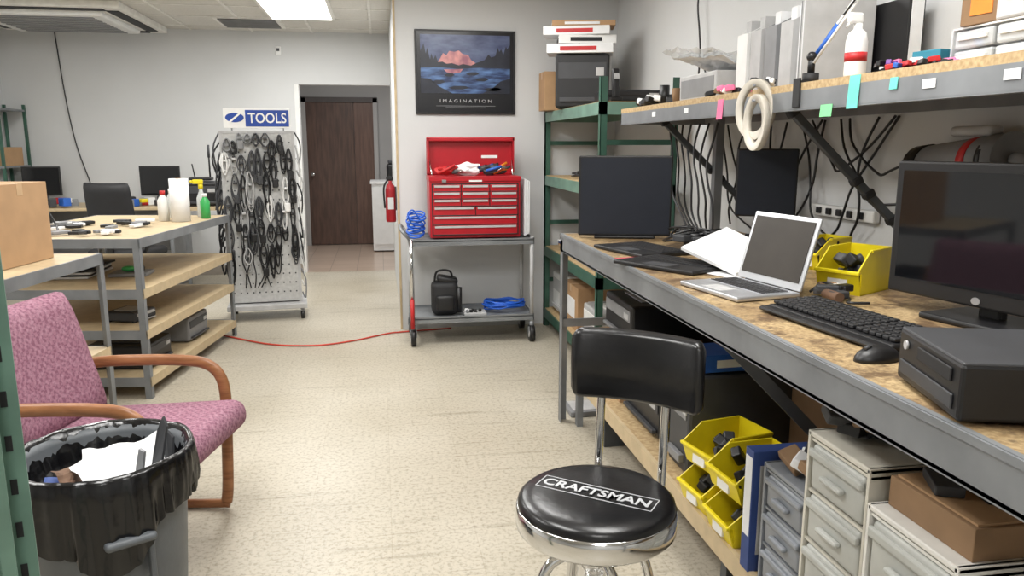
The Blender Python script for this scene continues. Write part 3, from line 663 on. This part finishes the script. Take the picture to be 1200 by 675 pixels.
def carton(name,c,d,m,rz=0,label=None,tape=True):
    b=B(name,c,rz); b.b2(-d[0]/2,d[0]/2,-d[1]/2,d[1]/2,0,d[2],m,.002)
    if tape: b.b2(-d[0]/2-.001,d[0]/2+.001,-.02,.02,d[2]-.05,d[2]+.001,PTAPE)
    b.b2(-.001,.001,-d[1]/2,d[1]/2,d[2],d[2]+.0012,CARDD)
    if label: b.b2(-d[0]*.3,d[0]*.25,-d[1]/2-.002,-d[1]/2,d[2]*.25,d[2]*.7,label); b.b2(-d[0]/2-.002,-d[0]/2,-d[1]*.3,d[1]*.25,d[2]*.25,d[2]*.7,label)
    return b.done()
def device(name,c,d,rz=0,m=BLACK,m2=DGREY):
    b=B(name,c,rz); w,dd,h=d; b.b2(-w/2,w/2,-dd/2,dd/2,.005,h,m,.012); b.b2(-w/2+.02,w/2-.02,-dd/2-.004,-dd/2,h*.55,h*.85,m2,.003); b.b2(-w/2+.03,w/2-.03,-dd/2-.02,-dd/2,h*.12,h*.2,m2,.003)
    for x in (-w*.4,w*.4):
        for y in (-dd*.4,dd*.4): b.cyl((x,y,0),(x,y,.006),.012,BLACK)
    b.b2(-w*.3,w*.3,-dd*.3,dd*.3,h,h+.006,m2,.002); b.b2(w*.25,w*.4,-dd/2-.006,-dd/2,h*.6,h*.75,LGREY,.001)
    return b.done()
S=rad(-90)
device('desktop_tower',(1.20,2.42,LZ),(.18,.40,.36),S,DGREY,GREY)
carton('blue_carton',(1.16,2.42,LZ+.368),(.24,.16,.06),BLUE,.06,PAPER,False)
device('inkjet_printer',(1.20,2.86,LZ),(.42,.36,.19),S,BLACK,DGREY)
b=B('circuit_board_tray',(1.14,2.84,LZ+.198)); b.b2(-.13,.13,-.17,.17,0,.012,LGREY,.003)
for i in range(4): b.box((U(-.03,.03),U(-.03,.03),.025+.022*i),(.22,.28,.018),random.choice([GREY,BROWNP,PAPER,DGREY]),.003,rot=(0,0,U(-.2,.2)))
b.done()
carton('cardboard_box',(1.2,3.3,LZ),(.38,.36,.26),CARD,0,PAPER)
device('inkjet_printer',(1.22,3.3,LZ+.264),(.40,.34,.17),S,BLACK,GREY)
carton('cardboard_box',(1.5,1.2,LZ),(.3,.5,.45),CARD,0)
carton('cardboard_box',(1.52,2.22,LZ),(.3,.36,.42),CARDD,0)
device('desktop_tower',(1.57,2.66,LZ),(.38,.3,.4),S)
carton('cardboard_box',(1.59,3.25,LZ),(.28,.5,.5),CARDD,0)
b=B('bathroom_scale',(.99,3.80,0)); b.b2(-.05,.12,-.09,.1,0,.03,GREY,.006); b.b2(-.03,.1,-.07,.08,.03,.034,LGREY); b.done()
device('laser_printer',(1.47,4.62,.145),(.36,.36,.24),S,LGREY,WHITE)
device('inkjet_printer',(1.47,4.60,.635),(.40,.36,.17),S)
device('stereo_receiver',(1.47,4.60,.812),(.40,.34,.10),S,DGREY,BLACK)
carton('cardboard_box',(1.47,5.15,.145),(.36,.4,.3),CARD,0,PAPER)
device('laser_printer',(1.47,5.58,.145),(.36,.34,.3),S,WHITE,LGREY)
b=B('paper_stack',(1.42,5.3,.635)); 
for i in range(7): b.box((U(-.02,.02),U(-.02,.02),.008+.015*i),(.26,.34,.013),random.choice([PAPER,BLUED,CARD,PAPER]),.001,rot=(0,0,U(-.15,.15)))
b.done()
b=B('cable_heap',(1.42,5.0,1.175))
for i in range(10): b.tube([(U(-.12,.12),U(-.25,.25),.01+random.random()*.05) for k in range(6)],.007,random.choice([BLACK,GREY,DGREY,BLUEC]),closed=True,sm=4,seg=6)
b.done()
device('black_speaker',(1.385,5.28,1.645),(.36,.26,.35),rad(-16),BLACK,DGREY)
carton('cardboard_box',(1.24,5.62,1.645),(.14,.2,.27),CARD,0,None)
carton('mailing_box',(1.36,5.26,2.003),(.44,.24,.06),PAPER,-.28,REDD,False)
carton('mailing_box',(1.40,5.27,2.065),(.38,.25,.055),WHITE,-.16,BLACK,False)
carton('mailing_box',(1.34,5.27,2.122),(.44,.22,.055),PAPER,-.32,REDD,False)
carton('mailing_box',(1.38,5.27,2.179),(.42,.22,.035),CARD,-.22,PAPER,False)
carton('mailing_box',(1.58,5.64,1.645),(.15,.28,.4),PAPER,.0,REDD,False)
device('flatbed_scanner',(1.48,4.55,1.645),(.38,.26,.07),rad(-8),BLACK,BLACKM)
b=B('cordless_phone',(1.335,4.345,1.645)); b.box((0,0,.012),(.07,.05,.024),BLACK,.008); b.box((0,.005,.10),(.045,.028,.17),BLACK,.012,rot=(rad(-8),0,0),seg=3); b.box((0,-.012,.14),(.03,.004,.03),LGREY,rot=(rad(-8),0,0)); b.done()
# ---------------------------------------------------------------- overhead shelf items
Z=SZ+.001
b=B('spray_bottle',(1.36,2.10,Z)); b.lathe([(.001,0),(.028,0),(.03,.01),(.03,.10),(.024,.125),(.012,.135),(.012,.15),(.001,.15)],(0,0,0),WHITE,24); b.lathe([(.0305,.045),(.0308,.045),(.0308,.07),(.0305,.07)],(0,0,0),REDD,24); b.box((-.01,0,.165),(.045,.018,.03),WHITE,.006); b.tube([(-.02,0,.16),(-.035,0,.14)],.004,WHITE); b.done()
b=B('magazine_holder',(1.56,2.84,Z)) 
for i in range(4):
    y=-.24+.115*i; m=[LGREY,GREY,LGREY,WHITE][i]
    b.prism([(-.12,y,0),(.12,y,0),(.12,y,.31),(.02,y,.31),(-.12,y,.24)],(0,.004,0),m); b.prism([(-.12,y+.08,0),(.12,y+.08,0),(.12,y+.08,.31),(.02,y+.08,.31),(-.12,y+.08,.24)],(0,.004,0),m)
    b.b2(-.124,-.12,y,y+.084,0,.24,m); b.b2(.118,.122,y,y+.084,0,.31,m); b.b2(-.10,.10,y+.02,y+.06,.0,.29,random.choice([PAPER,LGREY,PAPER]))
b.done()
b=B('hanging_file_folders',(1.55,2.50,Z)) 
for i in range(5): b.box((.004*i,.018*i,.155-.003*i),(.25,.004,.31-.006*i),[LGREY,PAPER,LGREY,GREY,PAPER][i],rot=(0,0,.03*(i-2)))
b.b2(-.13,.14,-.03,.10,0,.006,GREY); b.done()
b=B('black_binder',(1.72,2.44,Z)); b.b2(-.028,.03,-.10,.10,0,.28,BLACK,.004); b.b2(-.02,.022,-.103,.095,.005,.283,PAPER); b.done()
b=B('organizer_cabinet',(1.60,1.60,Z)); 
for j in range(2):
    for i in range(4):
        b.box((-.005,-.21+.14*i,.026+.05*j),(.2,.13,.045),CLEAR,.006); b.box((-.108,-.21+.14*i,.03+.05*j),(.008,.1,.012),WHITE,.002)
        for k in range(6): b.box((U(-.08,.02),-.21+.14*i+U(-.04,.04),.018+.05*j),(.03,.02,.015),random.choice([ORANGE,PAPER,REDD,GREY,BLUE]),rot=(0,0,random.random()*3))
for yy in (-.285,.285): b.b2(-.105,.1,yy-.003,yy+.003,0,.106,CLEAR)
b.b2(-.105,.1,-.285,.285,.103,.107,WHITE); b.done()
b=B('organizer_case',(1.60,1.55,Z+.108)); b.b2(-.11,.11,-.19,.19,0,.05,CLEAR,.006); b.b2(-.112,-.108,-.04,.04,.015,.035,WHITE)
for k in range(16): b.box((U(-.08,.08),U(-.16,.16),.02),(.04,.03,.015),random.choice([ORANGE,PAPER,REDD,GREY,WHITE]),rot=(0,0,random.random()*3))
b.done()
carton('cardboard_box',(1.59,1.80,Z+.108),(.2,.12,.09),CARDD,.1,ORANGE,False)
carton('cardboard_box',(1.60,1.52,Z+.160),(.22,.26,.10),CARD,-.1,PAPER,False)
carton('cyan_box',(1.52,1.96,Z+.032),(.10,.09,.03),CYAN,.2,None,False)
b=B('small_parts_heap',(1.42,1.93,Z))
b.b2(-.08,.14,-.10,.10,0,.006,BLACK)
for i in range(54): b.box((U(-.08,.13),U(-.09,.1),.012+random.random()*.016),(.03,.014,.014),random.choice([PINKN,PUR,BLUE,WHITE,BLACK,REDD,BLACK,DGREY]),.002,rot=(random.random()*.3,random.random()*.3,random.random()*3))
b.done()
b=B('desk_lamp',(1.34,2.30,Z))
b.cyl((0,0,0),(0,0,.03),.025,BLACKM); b.box((-.044,.0,-.03),(.006,.04,.09),BLACKM,.002); b.box((-.02,0,.004),(.05,.04,.006),BLACKM)
b.cyl((0,0,.03),(0,0,.08),.011,BLACK)
for o in (-.012,.012): b.cyl((0,o,.06),(.12,o-.14,.33),.0045,WHITE)
b.cyl((.01,0,.08),(.05,-.05,.17),.008,BLUE); b.sph((0,0,.08),.016,BLACK); b.sph((.12,-.14,.33),.018,BLACK)
for o in (-.012,.012): b.cyl((.12,o-.14,.33),(.02,o-.34,.50),.0045,WHITE)
b.cyl((.02,-.34,.50),(-.02,-.39,.44),.02,WHITE,r2=.07); b.tube([(0,0,.07),(.05,-.02,.16),(.07,-.12,.25),(.12,-.14,.34)],.003,BLACK); b.done()
b=B('plastic_pouch',(1.5,3.34,Z)); 
crumple(b,(-.03,0,.185),.26,.5,CLEAR,.1,.03,4,(.1,.3)); crumple(b,(-.02,0,.16),.22,.44,PAPER,.1,.015,5,(.1,.3)); b.b2(-.1,.12,-.2,.2,0,.12,LGREY,.006); b.b2(-.102,-.1,-.18,.18,.02,.10,GREY); b.done()
b=B('shelf_clutter_heap',(1.45,3.84,Z))
for i in range(26): b.box((U(-.12,.12),U(-.2,.2),.02+random.random()*.02),(U(.03,.09),.04,.03),random.choice([BLACK,DGREY,BLACKM,WHITE,BLACK]),.005,rot=(random.random()*.3,random.random()*.3,random.random()*3))
b.cyl((-.05,-.1,0),(-.05,-.1,.10),.025,BLACK); b.cyl((-.02,-.18,0),(-.02,-.18,.08),.02,CARDD); b.done()
b=B('shelf_clutter_heap',(1.36,2.85,Z))
for i in range(14): b.box((U(-.03,.03),U(-.25,.2),.015+random.random()*.02),(U(.03,.05),.03,.02),random.choice([BLACK,CARDD,BLACKM,WHITE,PINKN]),.004,rot=(random.random()*.3,random.random()*.3,random.random()*3))
b.done()
for i,(y,zz,r) in enumerate([(2.52,1.52,.085),(2.48,1.475,.078)]):
    b=B('tape_roll',(1.272-.014*i,y,zz),rad(-60-25*i))
    R1,R2,wd=r,r*.74,.022
    prof=[(R1,-wd/2),(R1,wd/2),(R2,wd/2),(R2,-wd/2),(R1,-wd/2)]
    tt=bmesh.new(); RR=[]
    for (rr,yy) in prof: RR.append([tt.verts.new((rr*.85*math.cos(2*math.pi*k/40),yy,rr*1.2*math.sin(2*math.pi*k/40))) for k in range(40)])
    for j in range(4):
        for k in range(40): tt.faces.new((RR[j][k],RR[j][(k+1)%40],RR[j+1][(k+1)%40],RR[j+1][k]))
    bmesh.ops.recalc_face_normals(tt,faces=tt.faces); b.add(tt,TAPE,True)
    b.cyl((0,.03,R1-.006),(0,-.02,R1-.006),.004,STEEL); b.done()
b=B('sticky_notes',(SX0,0,0))
for y,z,w,h,m in [(2.86,1.535,.05,.075,PINKN),(2.0,1.545,.05,.09,TEALN),(2.13,1.50,.06,.035,GRNN),(1.83,1.555,.03,.03,TEALN),(2.62,1.60,.03,.03,PINKN)]: b.box((-.003,y,z),(.0015,w,h),m,rot=(0,.06,0))
for y in (1.2,1.45,1.7,2.7,3.2,3.6): b.box((-.002,y,1.545),(.002,.045,.022),PAPER)
b.done()
b=B('hanging_vacuum',(1.62,1.98,1.0)); b.cyl((.10,.22,.33),(.10,-.1,.36),.07,GREY,r2=.078,seg=28); b.cyl((.10,.27,.325),(.10,.22,.33),.074,BLACK); b.box((.09,.04,.44),(.05,.16,.03),LGREY,.012,seg=3); b.cyl((.10,.03,.345),(.10,.0,.347),.079,REDD,seg=28); b.cyl((.10,-.04,.35),(.10,-.06,.352),.079,BLACK,seg=28)
b.tube([(.1,-.1,.36),(.05,-.2,.34),(.04,-.28,.2),(.06,-.3,.02)],.02,GREY,seg=12); b.box((.165,.05,.36),(.03,.2,.1),BLACKM); b.tube([(.14,.25,.35),(.12,.32,.2),(.13,.3,0.0)],.006,BLACK); b.done()
b=B('dangling_cables')
def cab(y0,z0,y1,z1,sag,m=BLACK,x0=1.785,x1=1.77,r=.005):
    pts=[]
    for k in range(7):
        t=k/6; pts.append((x0+(x1-x0)*t-.03*math.sin(math.pi*t),y0+(y1-y0)*t+.03*math.sin(t*9+y0*7),z0+(z1-z0)*t-sag*math.sin(math.pi*t)))
    b.tube(pts,r,m,sm=4,seg=6)
for a in [(4.15,2.56,4.2,1.75,0),(4.1,1.9,4.05,1.6,-.1),(3.9,1.5,3.5,1.0,.1),(3.8,1.5,3.3,1.1,.15),(3.6,1.5,3.7,1.0,.02),(3.4,1.5,3.0,.99,.05),(3.25,1.5,3.4,.99,.1),(3.1,1.5,2.7,1.0,.12),(2.9,1.5,3.1,1.0,.1),(2.8,1.5,2.4,1.2,.12),(2.75,1.5,2.35,1.35,.12),(2.6,1.5,2.65,1.0,.05),(2.5,1.5,2.9,.99,.1),(3.0,1.5,2.5,1.5,.2),(3.5,1.48,2.9,1.5,.22)]: cab(*a)
for i in range(7): cab(3.35+i*.09,1.5,3.3+i*.06,1.0,.02,random.choice([BLACK,BLACK,DGREY]),1.50,1.50)
b.done()
b=B('power_strip',(1.78,2.75,1.14)); b.box((0,0,0),(.03,.42,.045),WHITE,.006)
for i in range(5): b.box((-.02,-.14+.07*i,0),(.012,.03,.026),BLACK,.004)
b.done()
b=B('power_adapter_heap',(1.27,3.08,BZ))
for i in range(14): b.box((U(-.06,.15),U(-.18,.12),.018+.03*random.random()),(.07,.045,.03),random.choice([BLACK,BLACKM,DGREY]),.006,rot=(0,random.random()*.3,random.random()*3))
for i in range(7): b.tube([(U(-.06,.17),U(-.2,.16),.01+random.random()*.08) for k in range(6)],.005,BLACK,closed=True,sm=4,seg=6)
b.done()
b=B('cable_heap',(1.55,2.78,BZ))
for i in range(9): b.box((U(-.12,.12),U(-.12,.12),.018+.02*random.random()),(.08,.04,.03),random.choice([BLACK,BLACKM,DGREY,WHITE]),.006,rot=(0,random.random()*.3,random.random()*3))
for i in range(8): b.tube([(U(-.15,.15),U(-.15,.15),.01+random.random()*.07) for k in range(6)],.005,BLACK,closed=True,sm=4,seg=6)
b.done()
b=B('printed_manual',(1.22,2.50,BZ),rad(20)); b.sheet([(-.12,-.12,.004),(.1,-.12,.05),(.1,.15,.12),(-.12,.15,.06)],PAPER,.012); b.sheet([(-.16,-.14,.002),(.05,-.14,.002),(.05,.1,.002),(-.16,.1,.002)],PAPER)
for k in range(4): b.sheet([(-.07,-.03+.03*k,.0405+.006*k),(.0,-.03+.03*k,.0555+.0065*k),(.0,-.02+.03*k,.058+.0065*k),(-.07,-.02+.03*k,.043+.006*k)],DGREY,.001)
b.done()
b=B('bench_parts_heap',(1.26,1.92,BZ))
for i in range(9): b.box((U(-.03,.03),U(-.03,.10),.012+.02*random.random()),(.05,.03,.02),random.choice([BLACK,WHITE,CARDD,CARDD,DGREY]),.004,rot=(0,0,random.random()*3))
b.cyl((-.02,-.02,.015),(-.02,.05,.015),.014,BROWNP); b.tube([(-.04,.10,.01),(0,.08,.04),(.02,.0,.01),(-.02,-.06,.01),(.03,-.08,.01)],.004,BLACK); b.done()
# ---------------------------------------------------------------- left area items
carton('cardboard_box',(-1.70,3.56,.902),(.42,.40,.34),CARD,RT)
b=B('paper_towel_roll',isl(-.16,1.0)); b.cyl((0,0,0),(0,0,.28),.06,PAPER,seg=32); b.cyl((0,0,.279),(0,0,.283),.02,CARDD); b.done()
def bottle(name,loc,r,h,m,cap):
    b=B(name,loc); b.lathe([(.001,0),(r,0),(r,h*.68),(r*.45,h*.84),(r*.4,h*.88)],(0,0,0),m,20); b.cyl((0,0,h*.87),(0,0,h),r*.48,cap); b.done()
bottle('white_bottle',isl(-.28,1.02),.035,.20,WHITE,REDD); bottle('green_spray_bottle',isl(-.07,1.2),.032,.17,GREENP,WHITE); bottle('water_bottle',isl(-.32,1.25),.03,.2,CLEAR,WHITE)
b=B('yellow_spray_bottle',isl(-.14,1.33)); b.lathe([(.001,0),(.032,0),(.032,.13),(.013,.18),(.013,.2),(.001,.2)],(0,0,0),CLEAR,20); b.cyl((0,0,.195),(0,0,.235),.016,YEL); b.box((-.015,-.01,.245),(.07,.022,.03),YEL,.006); b.cyl((-.05,-.01,.245),(-.065,-.01,.245),.01,YEL); b.done()
bottle('pill_bottle',isl(-.56,.10),.025,.095,ORANGE,WHITE)
b=B('tabletop_parts_heap',isl(-.48,.45))
for i in range(44): b.box((U(-.40,.30),U(-.36,.36),.012+.012*random.random()),(U(.03,.12),U(.02,.07),.018),random.choice([BLACK,DGREY,PAPER,GREY,BLACKM,BLACK]),.004,rot=(0,0,random.random()*3))
b.tube([(-.35,-.2,.01),(-.3,-.1,.12),(-.22,-.05,.13),(-.15,-.1,.05),(-.1,-.2,.01)],.006,BLACK); b.done()
def isl_s(x,y,z): c,s=math.cos(RT),math.sin(RT); return (-1.30+x*c-y*s,4.40+x*s+y*c,z+.002)
device('stereo_receiver',isl_s(-.26,.33,.12),(.34,.36,.14),rad(82),BLACK,DGREY); device('dvd_player',isl_s(-.26,.95,.12),(.34,.36,.16),rad(82),GREY,DGREY)
device('game_console',isl_s(-.22,.3,.39),(.2,.2,.06),rad(70),DGREY,LGREY)
b=B('tool_tray',isl_s(-.3,.5,.62)); b.b2(-.1,.12,-.08,.1,0,.02,GREY,.004); b.sph((0,0,.04),.03,GREENP,(1.4,1,.6)); b.box((.03,.03,.035),(.1,.03,.03),BLACK,.005); b.done()
b=B('paper_stack',isl_s(-.65,.55,.62)); 
for i in range(5): b.box((0,0,.006+.012*i),(.3,.4,.011),random.choice([PAPER,BLACKM]),rot=(0,0,U(-.2,.2)))
b.done()
b=B('black_shoulder_bag',(-1.72,3.35,.452)); b.box((0,0,.07),(.4,.4,.14),BLACKM,.06,seg=4); b.sph((.1,.1,.12),.1,BLACKM,(1,1,.5),.3); b.done()
b=B('office_desk',(-2.9,8.3,0)); b.b2(-.58,.9,-.38,.38,.78,.81,TANW,.004); b.b2(-.56,-.53,-.36,.36,0,.78,GREY); b.b2(.85,.88,-.36,.36,0,.78,GREY); b.b2(-.55,.86,.3,.32,.3,.78,GREY); b.done()
monitor('flat_monitor',(-3.34,8.42,.81),rad(10),.34,.29,.09,SCREEN,.015)
b=B('desk_clutter_heap',(-2.75,8.12,.811))
for i in range(26): b.box((U(-.5,.6),U(-.18,.1),.02+.04*random.random()),(U(.05,.14),.07,U(.03,.08)),random.choice([BLACK,DGREY,PAPER,GREY,REDD,YEL,BLUE,WHITE]),.006,rot=(0,0,random.random()*3))
b.done()
monitor('flat_monitor',(-2.22,8.40,.811),rad(-6),.40,.30,.08,SCREEN,.015)
b=B('office_chair',(-2.20,7.15,0),rad(160))
cushion(b,.46,.46,.08,Matrix.Translation((0,.22,.86))@Matrix.Rotation(rad(-8),4,'X'),BLACKM,.04)
b.box((0,0,.48),(.48,.46,.08),BLACKM,.035,seg=4); b.cyl((0,0,.12),(0,0,.45),.028,STEELD); b.box((0,.24,.62),(.06,.02,.4),BLACK,.005,rot=(rad(-8),0,0))
for k in range(5):
    a=k*2*math.pi/5; b.tube([(0,0,.13),(.15*math.cos(a),.15*math.sin(a),.11),(.28*math.cos(a),.28*math.sin(a),.075)],.018,BLACK); b.cyl((.28*math.cos(a),.28*math.sin(a)-.02,.028),(.28*math.cos(a),.28*math.sin(a)+.02,.028),.028,BLACK)
for sx in (-1,1): b.tube([(sx*.24,.1,.5),(sx*.28,.1,.6),(sx*.28,.08,.68),(sx*.28,-.12,.68)],.016,BLACK)
b.done()
b=B('metal_shelving',(-3.63,8.4,0))
for x in (-.09,.09):
    for y in (-.28,.28): b.box((x,y,.9),(.025,.025,1.8),GREEN)
for z in (1.2,1.75,.3): b.b2(-.10,.10,-.30,.30,z-.02,z,STEEL)
b.box((0,0,1.29),(.14,.4,.18),CARD,.003); b.done()
b=B('side_table',(-1.63,7.85,0)); b.b2(-.33,.33,-.3,.3,.80,.83,TANW)
for x in (-.31,.31):
    for y in (-.28,.28): b.box((x,y,.4),(.03,.03,.8),STEEL)
b.done()
device('laser_printer',(-1.72,7.85,.832),(.44,.4,.22),0,BLACK,DGREY)
b=B('wireless_router',(-1.70,7.85,1.062)); b.box((0,0,.02),(.2,.14,.03),BLACK,.01,seg=3); b.cyl((.07,.05,.03),(.07,.05,.28),.008,BLACK); b.cyl((.07,.05,.22),(.07,.05,.34),.012,DGREY); b.cyl((-.07,.05,.03),(-.09,.05,.16),.006,BLACK); b.done()
# ---------------------------------------------------------------- camera
cam=bpy.data.cameras.new('camera'); co=bpy.data.objects.new('camera',cam); sc.collection.objects.link(co)
f=900.0; ph=math.atan(167.5/f); th=math.atan(155/f*math.cos(ph))
cam.sensor_width=36; cam.lens=36*f/1200; cam.clip_start=.05
co.location=(0,0,1.4); co.rotation_euler=(math.pi/2-ph,0,-th); sc.camera=co
sc.view_settings.view_transform='Standard'; sc.view_settings.look='None'; sc.view_settings.exposure=0
